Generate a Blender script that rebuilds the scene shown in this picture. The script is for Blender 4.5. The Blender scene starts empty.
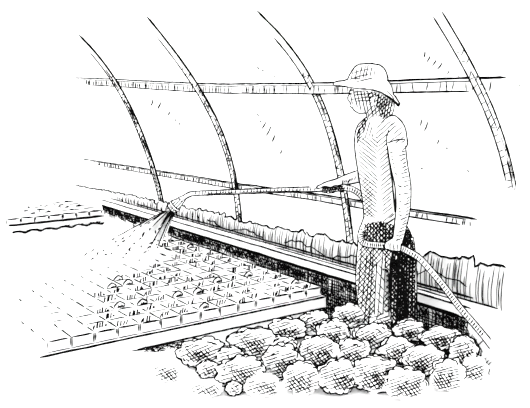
import bpy, math, random
import numpy as np
from mathutils import Vector, noise
from mathutils.bvhtree import BVHTree

random.seed(7)
HATCH = .97
PEN = 1.85                      # pen weight
rng = np.random.default_rng(7)
S = bpy.context.scene
COL = S.collection

# ------------------------------------------------------------------ camera, world, exposure
H = 1.6
FPX = 735.0
YAW = math.radians(35.7)
PITCH = math.radians(8.8)
EYE = np.array([0.0, 0.0, H])
_fh = np.array([math.sin(YAW), math.cos(YAW), 0.0])
RT = np.array([math.cos(YAW), -math.sin(YAW), 0.0])
FW = _fh * math.cos(PITCH) - np.array([0, 0, 1.0]) * math.sin(PITCH)
UP = np.cross(RT, FW)
cam_data = bpy.data.cameras.new('camera')
cam_data.sensor_fit = 'HORIZONTAL'
cam_data.sensor_width = 36.0
cam_data.lens = 36.0 * FPX / 530.0
cam_data.clip_end = 200
cam = bpy.data.objects.new('camera', cam_data)
COL.objects.link(cam)
cam.location = EYE
cam.rotation_euler = (math.pi / 2 - PITCH, 0, -YAW)
S.camera = cam

w = bpy.data.worlds.new('overcast_sky')
w.use_nodes = True
bg = w.node_tree.nodes['Background']
bg.inputs['Color'].default_value = (1, 1, 1, 1)
bg.inputs['Strength'].default_value = 1.0
S.world = w
S.view_settings.view_transform = 'Standard'
S.view_settings.look = 'None'
S.view_settings.exposure = 1.6
S.view_settings.gamma = 1.0
S.view_settings.use_curve_mapping = False


# ------------------------------------------------------------------ materials
def mat(name, rgb, rough=1.0, vary=0.0, scale=30.0):
    m = bpy.data.materials.new(name)
    m.use_nodes = True
    nt = m.node_tree
    b = nt.nodes['Principled BSDF']
    b.inputs['Roughness'].default_value = rough
    b.inputs['Specular IOR Level'].default_value = 0.0
    b.inputs['Base Color'].default_value = (*rgb, 1)
    if vary:
        tc = nt.nodes.new('ShaderNodeTexCoord')
        no = nt.nodes.new('ShaderNodeTexNoise')
        no.inputs['Scale'].default_value = scale
        rp = nt.nodes.new('ShaderNodeValToRGB')
        rp.color_ramp.elements[0].color = (*[max(0, c - vary) for c in rgb], 1)
        rp.color_ramp.elements[1].color = (*[min(1, c + vary) for c in rgb], 1)
        nt.links.new(tc.outputs['Object'], no.inputs['Vector'])
        nt.links.new(no.outputs['Fac'], rp.inputs['Fac'])
        nt.links.new(rp.outputs['Color'], b.inputs['Base Color'])
    return m


INK = mat('black_ink', (0.003, 0.003, 0.003), 1.0, 0.002, 60)
PAPER = mat('white_paper', (0.94, 0.94, 0.94), 1.0, 0.02, 12)
FLOORM = mat('white_ground', (0.94, 0.94, 0.94), 1.0, 0.02, 3)
CLOTH = mat('white_cloth', (0.94, 0.94, 0.94), 1.0, 0.02, 90)
SKIN = mat('white_skin', (0.94, 0.94, 0.94), 1.0, 0.015, 20)
LEAF = mat('white_leaf', (0.94, 0.94, 0.94), 1.0, 0.02, 40)
FILM = bpy.data.materials.new('white_poly_film')
FILM.use_nodes = True
_nt = FILM.node_tree
_nt.nodes.clear()
_o = _nt.nodes.new('ShaderNodeOutputMaterial')
_mx = _nt.nodes.new('ShaderNodeMixShader')
_d = _nt.nodes.new('ShaderNodeBsdfDiffuse')
_t = _nt.nodes.new('ShaderNodeBsdfTranslucent')
_n = _nt.nodes.new('ShaderNodeTexNoise')
_r = _nt.nodes.new('ShaderNodeValToRGB')
_n.inputs['Scale'].default_value = 2.0
_r.color_ramp.elements[0].color = (.88, .88, .88, 1)
_r.color_ramp.elements[1].color = (.92, .92, .92, 1)
_nt.links.new(_n.outputs['Fac'], _r.inputs['Fac'])
_nt.links.new(_r.outputs['Color'], _d.inputs['Color'])
_nt.links.new(_r.outputs['Color'], _t.inputs['Color'])
_mx.inputs[0].default_value = 0.5
_nt.links.new(_d.outputs[0], _mx.inputs[1])
_nt.links.new(_t.outputs[0], _mx.inputs[2])
_nt.links.new(_mx.outputs[0], _o.inputs['Surface'])


WATER = bpy.data.materials.new('white_water_mist')
WATER.use_nodes = True
_nt = WATER.node_tree
_nt.nodes.clear()
_o = _nt.nodes.new('ShaderNodeOutputMaterial')
_tr = _nt.nodes.new('ShaderNodeBsdfTransparent')
_d = _nt.nodes.new('ShaderNodeBsdfDiffuse')
_t = _nt.nodes.new('ShaderNodeBsdfTranslucent')
for _q in (_d, _t):
    _q.inputs['Color'].default_value = (.97, .97, .97, 1)
_m1 = _nt.nodes.new('ShaderNodeMixShader')
_m2 = _nt.nodes.new('ShaderNodeMixShader')
_n = _nt.nodes.new('ShaderNodeTexNoise')
_n.inputs['Scale'].default_value = 14.0
_r = _nt.nodes.new('ShaderNodeMapRange')
_r.inputs['To Min'].default_value = .70
_r.inputs['To Max'].default_value = .95
_nt.links.new(_n.outputs['Fac'], _r.inputs['Value'])
_m1.inputs[0].default_value = .6
_nt.links.new(_d.outputs[0], _m1.inputs[1])
_nt.links.new(_t.outputs[0], _m1.inputs[2])
_nt.links.new(_r.outputs['Result'], _m2.inputs[0])
_nt.links.new(_tr.outputs[0], _m2.inputs[1])
_nt.links.new(_m1.outputs[0], _m2.inputs[2])
_nt.links.new(_m2.outputs[0], _o.inputs['Surface'])


# ------------------------------------------------------------------ measuring helpers
def ray(x, y):
    return FW + RT * ((x - 265) / FPX) - UP * ((y - 204) / FPX)


def at(x, y, depth):
    return EYE + ray(x, y) * depth


def onz(x, y, z):
    d = ray(x, y)
    return EYE + d * ((z - H) / d[2])


def onx(x, y, X):
    d = ray(x, y)
    return EYE + d * (X / d[0])


def proj(P):
    v = np.asarray(P, float) - EYE
    k = v @ FW
    return 265 + FPX * (v @ RT) / k, 204 - FPX * (v @ UP) / k, k


def pw(P):                      # metres per picture pixel at P
    return float((np.asarray(P) - EYE) @ FW) / FPX


# ------------------------------------------------------------------ mesh builder
class MB:
    def __init__(s):
        s.v = []; s.f = []; s.m = []

    def add(s, vs, fs, m=0):
        o = len(s.v)
        s.v.extend([tuple(map(float, p)) for p in vs])
        s.f.extend([tuple(i + o for i in f) for f in fs])
        s.m.extend([m] * len(fs))
        return s

    def box(s, lo, hi, m=0):
        x0, y0, z0 = lo; x1, y1, z1 = hi
        vs = [(x0, y0, z0), (x1, y0, z0), (x1, y1, z0), (x0, y1, z0), (x0, y0, z1), (x1, y0, z1), (x1, y1, z1), (x0, y1, z1)]
        fs = [(0, 3, 2, 1), (4, 5, 6, 7), (0, 1, 5, 4), (1, 2, 6, 5), (2, 3, 7, 6), (3, 0, 4, 7)]
        return s.add(vs, fs, m)

    def rings(s, R, m=0, cap=True, closed=True):
        R = [np.asarray(r) for r in R]
        n = len(R[0])
        vs = np.vstack(R)
        fs = []
        for i in range(len(R) - 1):
            for j in range(n if closed else n - 1):
                k = (j + 1) % n
                fs.append((i * n + j, i * n + k, (i + 1) * n + k, (i + 1) * n + j))
        if cap:
            fs.append(tuple(range(n - 1, -1, -1)))
            fs.append(tuple((len(R) - 1) * n + j for j in range(n)))
        return s.add(vs, fs, m)

    def tube(s, pts, r, m=0, n=6):
        P = np.asarray(pts, float)
        if len(P) < 2:
            return s
        r = np.broadcast_to(np.asarray(r, float), (len(P),))
        T = np.gradient(P, axis=0)
        T /= np.linalg.norm(T, axis=1)[:, None] + 1e-12
        up = np.array([0.31, 0.22, 0.92]) if abs(T[0][2]) < .9 else np.array([1.0, .2, .1])
        R = []
        u = np.cross(T[0], up); u /= np.linalg.norm(u)
        for i in range(len(P)):
            u = u - T[i] * (u @ T[i])
            u /= np.linalg.norm(u) + 1e-12
            b = np.cross(T[i], u)
            a = np.linspace(0, 2 * math.pi, n, endpoint=False)
            R.append(P[i] + r[i] * (np.cos(a)[:, None] * u + np.sin(a)[:, None] * b))
        return s.rings(R, m)

    def stroke(s, pts, wpx=1.0, jit=0.25, step=5.0, taper=True):
        """one pen stroke: a thin raised ink line along pts; width in picture pixels at its own distance"""
        P = np.asarray(pts, float)
        seg = np.linalg.norm(np.diff(P, axis=0), axis=1)
        L = seg.sum()
        if L < 1e-5:
            return s
        k = pw(P[len(P) // 2])
        n = max(2, int(L / k / step) + 1)
        c = np.concatenate([[0], np.cumsum(seg)])
        t = np.linspace(0, L, n + 1)
        Q = np.stack([np.interp(t, c, P[:, i]) for i in range(3)], 1)
        if jit:
            ns = rng.normal(0, 1, Q.shape)
            if len(Q) > 4:
                ns = (ns + np.roll(ns, 1, 0) + np.roll(ns, -1, 0)) / 1.8
            Q = Q + ns * jit * k * .55
        r = np.full(len(Q), wpx * k * .5 * PEN) * rng.uniform(.8, 1.15, len(Q))
        if taper:
            r[0] *= .5; r[-1] *= .4
        return s.tube(Q, r, 1, 4)

    def build(s, name, parent=None, mats=None, smooth=True, loc=None):
        me = bpy.data.meshes.new(name)
        V = s.v
        if loc is not None:
            V = [(a - loc[0], b - loc[1], c - loc[2]) for a, b, c in V]
        me.from_pydata(V, [], s.f)
        for mm in (mats or (PAPER, INK)):
            me.materials.append(mm)
        me.polygons.foreach_set('material_index', s.m)
        me.polygons.foreach_set('use_smooth', [bool(smooth)] * len(s.f))
        me.update()
        o = bpy.data.objects.new(name, me)
        COL.objects.link(o)
        if parent is not None:
            o.parent = parent
        if loc is not None:
            o.location = loc
        return o


def tag(o, label, cat, group=None):
    o['label'] = label; o['category'] = cat
    if group:
        o['group'] = group
    return o


def empty(name, loc=(0, 0, 0)):
    o = bpy.data.objects.new(name, None)
    COL.objects.link(o)
    o.location = loc
    return o


def put(mb, name, root, mats=None, smooth=True):
    """link a part built in world coordinates under a root that stands at root.location"""
    return mb.build(name, root, mats, smooth, None) if root is None else _put(mb, name, root, mats, smooth)


def _put(mb, name, root, mats, smooth):
    l = root.location
    m2 = MB(); m2.v = [(a - l[0], b - l[1], c - l[2]) for a, b, c in mb.v]; m2.f = mb.f; m2.m = mb.m
    return m2.build(name, root, mats, smooth)


# ------------------------------------------------------------------ pen work on curved forms; hatching mostly stands in for shading
def tris(f):
    T = []
    for q in f:
        for i in range(1, len(q) - 1):
            T.append((q[0], q[i], q[i + 1]))
    return np.array(T)


def bvh_of(mb):
    return BVHTree.FromPolygons(mb.v, mb.f)


def contour(mb, src=None, wpx=1.2, occ=(), minpx=4, keep=None, jit=.15, tol=.035):
    """ink line along the rim of a form (where it turns away), laid on its surface"""
    src = src or mb
    V = np.array(src.v); F = tris([f for f, m in zip(src.f, src.m) if m == 0])
    fn = np.cross(V[F[:, 1]] - V[F[:, 0]], V[F[:, 2]] - V[F[:, 0]])
    N = np.zeros_like(V)
    for i in range(3):
        np.add.at(N, F[:, i], fn)
    N /= np.linalg.norm(N, axis=1)[:, None] + 1e-12
    g = ((V - EYE) * N).sum(1)
    g[g == 0] = 1e-9
    sgn = g > 0
    mixed = F[(sgn[F].any(1)) & (~sgn[F].all(1))]
    pts = {}; adj = {}
    for t in mixed:
        ks = []
        for a, b in ((t[0], t[1]), (t[1], t[2]), (t[2], t[0])):
            if sgn[a] != sgn[b]:
                k = (min(a, b), max(a, b))
                if k not in pts:
                    u = g[k[0]] / (g[k[0]] - g[k[1]])
                    p_ = V[k[0]] * (1 - u) + V[k[1]] * u
                    n_ = N[k[0]] * (1 - u) + N[k[1]] * u
                    pts[k] = p_ + n_ / (np.linalg.norm(n_) + 1e-9) * .3 * pw(p_)
                ks.append(k)
        if len(ks) == 2:
            adj.setdefault(ks[0], []).append(ks[1]); adj.setdefault(ks[1], []).append(ks[0])
    seen = set(); chains = []
    starts = [k for k in adj if len(adj[k]) == 1] + list(adj)
    for k in starts:
        if k in seen:
            continue
        ch = [k]; seen.add(k); cur = k
        while True:
            nx = [q for q in adj[cur] if q not in seen]
            if not nx:
                break
            cur = nx[0]; seen.add(cur); ch.append(cur)
        if len(ch) > 3 and ch[0] in adj[ch[-1]]:
            ch.append(ch[0])
        chains.append(np.array([pts[q] for q in ch]))
    tree = bvh_of(src)
    trees = [(tree, tol)] + [(o, .004) for o in occ]
    nst = 0
    for P in chains:
        if len(P) < 2:
            continue
        vis = []
        for p in P:
            d = Vector(p - EYE); L = d.length; d.normalize()
            ok = True
            for tr, tl in trees:
                h = tr.ray_cast(Vector(EYE), d, L - tl)
                if h[0] is not None:
                    ok = False; break
            if ok and keep is not None and not keep(*proj(p)[:2]):
                ok = False
            vis.append(ok)
        run = []
        for p, v in list(zip(P, vis)) + [(None, False)]:
            if v:
                run.append(p)
            else:
                if len(run) > 1:
                    R = np.array(run)
                    if np.linalg.norm(np.diff(R, axis=0), axis=1).sum() > minpx * pw(R[0]):
                        mb.stroke(R, wpx, jit, step=2.5, taper=True); nst += 1
                run = []
    return nst


def hatch(mb, tree, ref, lines, wpx=.8, jit=.15, both=True, occ=()):
    """pen strokes laid on a form: each line lies in the plane through ref that faces along the
    horizontal line from the aisle, and is pressed on to the form from the front and from the back"""
    d = np.array(ref) - EYE
    d /= np.linalg.norm(d)
    dist = (np.array(ref) - EYE) @ d
    for ln in lines:
        P = []
        for a, b in zip(ln[:-1], ln[1:]):
            n = max(1, int(math.hypot(b[0] - a[0], b[1] - a[1]) / .8))
            for i in range(n):
                t = i / n
                P.append((a[0] + (b[0] - a[0]) * t, a[1] + (b[1] - a[1]) * t))
        P.append(ln[-1])
        W = []
        for x, y in P:
            r = ray(x, y)
            W.append(EYE + r * (dist / (r @ d)))
        for sg in ((1, -1) if both else (1,)):
            run = []
            for q in W + [None]:
                h = None
                if q is not None:
                    hh = tree.ray_cast(Vector(q - d * sg * .8), Vector(d * sg), 1.6)
                    if hh[0] is not None:
                        h = np.array(hh[0])
                        if sg == 1:
                            for o in occ:
                                k = o.ray_cast(Vector(q - d * sg * .8), Vector(d * sg), 1.6)
                                if k[0] is not None and k[3] < hh[3] - .003:
                                    h = None; break
                if h is not None and (not run or np.linalg.norm(h - run[-1]) < .03):
                    run.append(h)
                else:
                    if len(run) > 1:
                        mb.stroke(np.array(run), wpx * HATCH, jit, step=3)
                    run = [h] if h is not None else []


def hatch_lines(box, ang, gap, jl=.15, skip=0.0, seglen=None, inside=None):
    """parallel strokes at an angle over a box (picture pixels), clipped by inside(x, y)"""
    x0, y0, x1, y1 = box
    cx, cy = (x0 + x1) / 2, (y0 + y1) / 2
    R = math.hypot(x1 - x0, y1 - y0) / 2
    ca, sa = math.cos(math.radians(ang)), -math.sin(math.radians(ang))
    out = []
    t = -R
    while t < R:
        t += gap * random.uniform(.75, 1.25)
        if random.random() < skip:
            continue
        run = []
        s = -R
        dt = random.uniform(-.04, .04)
        while s <= R:
            x = cx + ca * s - sa * (t + dt * s); y = cy + sa * s + ca * (t + dt * s)
            ok = x0 <= x <= x1 and y0 <= y <= y1 and (inside is None or inside(x, y))
            if ok:
                run.append((x, y))
            if (not ok or s + 1.5 > R) and run:
                if len(run) > 2:
                    k0 = int(len(run) * random.uniform(0, jl)); k1 = len(run) - int(len(run) * random.uniform(0, jl))
                    rr = run[k0:k1]
                    if len(rr) > 1:
                        out.append([rr[0], rr[len(rr) // 2], rr[-1]])
                run = []
            s += 1.5
    return out


def inpoly(poly):
    def f(x, y):
        c = False
        n = len(poly)
        for i in range(n):
            x1, y1 = poly[i]; x2, y2 = poly[(i + 1) % n]
            if (y1 > y) != (y2 > y) and x < (x2 - x1) * (y - y1) / (y2 - y1) + x1:
                c = not c
        return c
    return f


ORD = ['zeroth', 'first', 'second', 'third', 'fourth', 'fifth', 'sixth', 'seventh', 'eighth', 'ninth', 'tenth', 'eleventh',
       'twelfth', 'thirteenth', 'fourteenth', 'fifteenth', 'sixteenth', 'seventeenth', 'eighteenth', 'nineteenth', 'twentieth', 'twenty-first', 'twenty-second']

# ------------------------------------------------------------------ the setting: ground and arched film wall
fl = MB()
fl.add([(-15, -10, 0), (15, -10, 0), (15, 25, 0), (-15, 25, 0)], [(0, 1, 2, 3)])
o = fl.build('floor', None, (FLOORM, INK)); o['kind'] = 'structure'


def prof(z):                    # the hoops' curve: distance of the wall from the camera side at height z
    return 3.62 - .119 * max(z, 0) ** 2.66


def curve(zmax_arc=2.15, extra=True):
    P = [(prof(z), z) for z in np.linspace(0, zmax_arc, 30)]
    if extra:
        sl = -.119 * 2.66 * zmax_arc ** 1.66
        a = math.atan2(1, sl)
        x, z = P[-1]
        while a < math.pi - .02:
            a += .07
            x += .1 * math.cos(a); z += .1 * math.sin(a)
            P.append((x, z))
    return P


def offset(P, d):
    P = np.array(P); T = np.gradient(P, axis=0); T /= np.linalg.norm(T, axis=1)[:, None]
    return P + np.stack([T[:, 1], -T[:, 0]], 1) * d


film = MB()
C = offset(curve(), .10)
ys = np.linspace(-.5, 14, 30)
R = []
for y in ys:
    R.append(np.array([(x, y, z) for x, z in C]))
film.rings(R, 0, cap=False, closed=False)
ftree = bvh_of(film)


def on_film(x, y, off=.004):
    d = Vector(ray(x, y)).normalized()
    h = ftree.ray_cast(Vector(EYE), d)
    return np.array(h[0]) - np.array(d) * off


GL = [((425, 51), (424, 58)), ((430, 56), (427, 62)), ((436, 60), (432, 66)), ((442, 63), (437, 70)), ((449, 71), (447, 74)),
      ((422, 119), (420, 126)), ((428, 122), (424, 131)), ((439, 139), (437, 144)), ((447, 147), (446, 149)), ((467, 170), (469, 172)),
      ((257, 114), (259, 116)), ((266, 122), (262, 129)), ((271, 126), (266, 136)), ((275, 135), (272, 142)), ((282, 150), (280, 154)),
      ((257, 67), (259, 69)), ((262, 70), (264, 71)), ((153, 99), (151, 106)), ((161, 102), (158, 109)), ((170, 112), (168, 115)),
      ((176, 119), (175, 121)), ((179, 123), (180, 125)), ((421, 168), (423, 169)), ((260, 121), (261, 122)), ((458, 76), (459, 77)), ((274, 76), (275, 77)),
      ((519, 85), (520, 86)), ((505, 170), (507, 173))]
for a, b in GL:  # glints on the film, drawn as short ink dashes
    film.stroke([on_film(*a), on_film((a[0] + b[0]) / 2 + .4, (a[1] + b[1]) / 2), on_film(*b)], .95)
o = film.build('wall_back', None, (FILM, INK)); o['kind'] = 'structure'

# ------------------------------------------------------------------ hoop ribs
# each hoop's own bend, measured where it crosses the picture
RIBS = [(6.878, .30, [(77.5, 36), (97, 58), (114, 80), (135, 120), (150, 160), (162, 204)], 'arched hoop rib at the far left end of the film wall', .85),
        (5.409, .30, [(145, 18), (168, 48), (186, 71), (197, 87), (215, 120), (230, 165), (239, 216)], 'arched hoop rib rising behind the spray nozzle, second from left', 1.0),
        (3.939, .22, [(253, 13), (270, 26), (287, 48), (305, 75), (313, 89), (328, 122), (340, 173), (350, 238)], 'arched hoop rib just left of the person in the sun hat', 1.0),
        (2.52, .10, [(438, 14), (461, 55), (474, 80), (490, 111), (502.5, 143), (510.5, 190)], 'arched hoop rib at the right, past the person', 1.0)]


def rib(Y, z0, px_, label, k):
    M = np.array([EYE + ray(x, y) * (Y / ray(x, y)[1]) for x, y in px_])
    z1 = M[0, 2]
    zz = np.append(M[:, 2], [0.1, .25]); xx = np.append(M[:, 0], [3.625, 3.62])
    cf = np.polyfit(zz, xx, 4)
    zs = np.linspace(z0, z1, 44)
    P = np.array([(np.polyval(cf, z), z) for z in zs])
    T = np.gradient(P, axis=0); T /= np.linalg.norm(T, axis=1)[:, None]
    N = np.stack([T[:, 1], -T[:, 0]], 1)        # outward
    a, b = .019, .014                            # half width along the house, half depth
    mb = MB(); R = []
    for p, n in zip(P, N):
        pi = p - n * b; po = p + n * b
        R.append(np.array([(pi[0], Y - a, pi[1]), (pi[0], Y + a, pi[1]), (po[0], Y + a, po[1]), (po[0], Y - a, po[1])]))
    mb.rings(R, 0)
    R = np.array(R)
    inked = 0 if Y > 3 else int(44 * .52)
    w_ = 1.25
    top2 = 44 - (3 if Y != 2.52 else 0)
    mb.stroke(R[inked:, 3], w_ * 1.05, .12)
    mb.stroke(R[inked + 1:top2, 1], w_, .12)
    # middle corner: broken, and heavier low down
    i = inked
    while i < 32:
        l = random.randint(4, 9)
        mb.stroke(R[i:min(i + l, 43), 0], .8, .12)
        i += l + random.randint(1, 3)
    # ladder ticks over both seen faces
    z = zs[inked] + .02
    zend = z1 - (.34 if Y > 3 else .16)
    while z < zend:
        j = np.interp(z, zs, np.arange(44))
        i0 = int(j); 
        if random.random() < .93:
            u = random.uniform(-.006, .006)
            mb.stroke([R[i0, 0] + (R[min(i0 + 1, 43), 0] - R[i0, 0]) * (j - i0), R[i0, 1] + (0, 0, u)], .85, .1)
        if random.random() < .75:
            mb.stroke([R[i0, 3], R[i0, 0] + (0, 0, random.uniform(-.02, .02))], .85, .1)
        z += random.uniform(.028, .05) * k
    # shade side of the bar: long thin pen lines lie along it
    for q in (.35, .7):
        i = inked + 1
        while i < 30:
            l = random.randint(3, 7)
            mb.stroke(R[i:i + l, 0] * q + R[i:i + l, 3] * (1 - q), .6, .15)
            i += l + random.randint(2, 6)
    o = mb.build('hoop_rib', None, None, False)
    tag(o, label, 'rib', 'arched hoop ribs of the greenhouse')


for a in RIBS:
    rib(*a)


# ------------------------------------------------------------------ purlin rails, outside the ribs
def purlin(path, hgt, label, tick_to, ink_from=0):
    P = np.array(path, float)
    mb = MB(); R = []
    n = 40
    t = np.linspace(0, len(P) - 1, n)
    Q = np.stack([np.interp(t, np.arange(len(P)), P[:, i]) for i in range(3)], 1)
    dx = .012
    for i, p in enumerate(Q):
        R.append(np.array([p + (-dx, 0, -hgt / 2), p + (dx, 0, -hgt / 2), p + (dx, 0, hgt / 2), p + (-dx, 0, hgt / 2)]))
    mb.rings(R, 0); R = np.array(R)
    mb.stroke(R[:, 3], 1.0, .2)
    mb.stroke(R[1:-2, 3] - (0.003, 0, hgt * .24), .5, .25)
    mb.stroke(R[2:-3, 0], .95, .2)
    s = 1.6
    while s < n - 2:
        i = int(s); f = s - i
        b = R[i, 0] * (1 - f) + R[i + 1, 0] * f; tt = R[i, 3] * (1 - f) + R[i + 1, 3] * f
        if random.random() < tick_to:
            k0 = random.uniform(.0, .12); k1 = random.uniform(.62, .78)
            sl = np.array([0, random.uniform(-.014, .014), 0])
            mb.stroke([b + (tt - b) * k0 + (-.003, 0, 0), b + (tt - b) * k1 + sl + (-.003, 0, 0)], .8, .1)
            if random.random() < .22:
                mb.stroke([b + (tt - b) * k0 + (-.003, -.014, 0), b + (tt - b) * k1 + sl + (-.003, -.014, 0)], .7, .1)
        y0, y1 = Q[i][1], Q[min(i + 1, n - 1)][1]
        s += random.uniform(.034, .066) / abs(y0 - y1 + 1e-6)
    o = mb.build('purlin_rail', None, None, False)
    return tag(o, label, 'rail', 'purlin rails along the film wall')


XT, XL = prof(1.62) + .045, prof(.76) + .045
purlin([onx(x, y, XT) for x, y in ((76, 81), (110, 82.5), (160, 85.5), (215, 88.5), (265, 88.5), (320, 88.5), (400, 86.5), (450, 85), (507, 84.5))], .072,
       'upper horizontal rail crossing the ribs level with the person\'s hat', .85)
purlin([onx(x, y, XL) for x, y in ((84, 161), (130, 168), (190, 178), (240, 186.5), (300, 194.5), (322, 197.8), (358, 203.5), (409, 212.5), (455, 219), (478, 223.5))], .052,
       'lower horizontal rail crossing the ribs at the person\'s waist', .75)

# ------------------------------------------------------------------ kerb wall with ledge
KX = 3.35
KY0, KY1 = 2.36, 9.0
kw = empty('kerb_wall', (KX + .1, 5, 0))
mb = MB()
KE = 7.86
mb.box((KX, KY0, 0), (KX + .22, KE, .30))
fx = KX - .003


def fline(y0, z0, y1, z1, w_=.8, mbx=None):
    n = 4
    P = [(fx, y0 + (y1 - y0) * t, z0 + (z1 - z0) * t) for t in np.linspace(0, 1, n)]
    (mbx or mb).stroke(P, w_, .25)


def zlow(y):                                     # the shade hatching thins out towards the far end
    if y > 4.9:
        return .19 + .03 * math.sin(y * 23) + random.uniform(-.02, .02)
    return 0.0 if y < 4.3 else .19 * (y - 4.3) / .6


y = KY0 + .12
while y < KE - .05:                              # cross-hatching that inks shade on to the kerb face
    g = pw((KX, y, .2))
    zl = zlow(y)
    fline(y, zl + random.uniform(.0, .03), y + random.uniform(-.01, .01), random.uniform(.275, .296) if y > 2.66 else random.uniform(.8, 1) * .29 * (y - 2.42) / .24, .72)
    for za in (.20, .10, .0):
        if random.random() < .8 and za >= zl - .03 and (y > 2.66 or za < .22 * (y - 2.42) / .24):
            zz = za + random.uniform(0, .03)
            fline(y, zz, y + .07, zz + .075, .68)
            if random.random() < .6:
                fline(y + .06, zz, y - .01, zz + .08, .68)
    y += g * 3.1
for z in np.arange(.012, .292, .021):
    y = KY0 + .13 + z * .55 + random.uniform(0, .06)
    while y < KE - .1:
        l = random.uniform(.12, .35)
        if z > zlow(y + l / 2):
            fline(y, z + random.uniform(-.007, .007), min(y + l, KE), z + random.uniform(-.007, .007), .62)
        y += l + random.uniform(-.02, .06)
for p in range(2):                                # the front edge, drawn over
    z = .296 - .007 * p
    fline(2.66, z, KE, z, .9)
put(mb, 'kerb_face', kw, None, False)['label'] = 'front face darkened by cross-hatched shade'
mb = MB()
mb.box((KX - .012, KY0 - .05, .30), (KX + .215, KE + .04, .362))
e = KX - .014
mb.stroke([(e, y, .302) for y in np.linspace(2.7, KE, 30)], .75, .2)
mb.stroke([(e, y, .362) for y in np.linspace(2.62, KE, 30)], .8, .2)
mb.stroke([(KX + .05, y, .365) for y in np.linspace(2.75, 4.6, 14)], .7, .3)
mb.stroke([(KX + .10, y, .365) for y in np.linspace(2.52, KE, 30)], .75, .2)
y = 2.7
while y < 7.4:
    mb.stroke([(KX + .082, y, .366), (KX + .102, y + random.uniform(.01, .03), .366)], .9, .1)
    y += random.uniform(.035, .12)
put(mb, 'ledge_board', kw, None, False)['label'] = 'smooth pale ledge board along the top'
tag(kw, 'long low kerb wall with pale ledge and shade-hatched face behind the person', 'kerb')

# ------------------------------------------------------------------ ragged pleated side curtain at the wall foot
mb = MB()
N = 420
ys = np.linspace(2.44, 9.0, N)
hz = .022 + np.interp(ys, [2.36, 2.6, 3.3, 4.4, 5.0, 6.0, 7.0, 7.9, 9.0], [.57, .575, .53, .495, .475, .465, .44, .42, .375])
rag = np.interp(ys, np.linspace(2.3, 9.1, 60), rng.normal(0, .008, 60)) + np.interp(ys, np.linspace(2.3, 9.1, 220), rng.normal(0, .014, 220))
if True:
    fade = np.clip((7.4 - ys) / .3, 0.5, 1)
    rag = rag * fade
top = hz + rag
xs = 3.48 + .010 * np.sin(ys * 60) + .006 * np.sin(ys * 143 + 1)
rows = []
for q in np.linspace(0, 1, 6):
    rows.append(np.array([(x - .012 * math.sin(q * 3), y, .35 + (t - .35) * q) for x, y, t in zip(xs, ys, top)]))
back = [r + (0.012, 0, 0) for r in rows[::-1]]
mb.rings(rows + back, 0, cap=False, closed=False)
fr = lambda i, q: np.array((xs[i] - .015, ys[i], .35 + (top[i] - .35) * q))
lim = [i for i in range(N) if 2.42 < ys[i]]
mb.stroke([rows[-1][i] + (0, 0, .002) for i in lim if 2.50 < ys[i] < 9.0], .95, .2, step=2.5)
y = 2.50
while y < 7.65:
    i = int(np.interp(y, ys, np.arange(N)))
    q0 = random.choice([.02, .05, .3, .08, .12]); q1 = random.choice([.97, .98, .9, .75, .6])
    if y > 6.9:
        q1 = random.uniform(.6, .9)
    if random.random() < .95:
        P = [(xs[i] - .021 - .012 * math.sin(q * 3), ys[i] + .004 * math.sin(q * 5), .35 + (top[i] - .35) * q) for q in np.linspace(q0, q1, 5)]
        mb.stroke(P, random.choice([.5, .6, .7]), .2)
    y += pw((3.55, y, .4)) * random.uniform(2.0, 4.4)
# second wavering fold line across the cloth
for (ya, yb) in ((2.75, 3.3), (3.45, 4.6), (4.75, 5.7)):
    P = []
    for yy in np.arange(ya, yb, .05):
        i = int(np.interp(yy, ys, np.arange(N)))
        P.append((xs[i] - .036, yy, .35 + (top[i] - .35) * (.42 + .16 * math.sin(yy * 9) + random.uniform(-.06, .06))))
    mb.stroke(P, .8, .2, step=3)
mb.stroke([(3.452, y, .385) for y in np.linspace(2.7, 7.2, 30)], .9, .3)
o = mb.build('side_curtain', None, (FILM, INK), True)
tag(o, 'long pleated pale curtain with ragged top edge along the wall foot', 'curtain')

# ------------------------------------------------------------------ benches
TW, TL = .1335, .158            # one seed tray: width, length
BX1, BY0 = 3.09, 3.65


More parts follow.
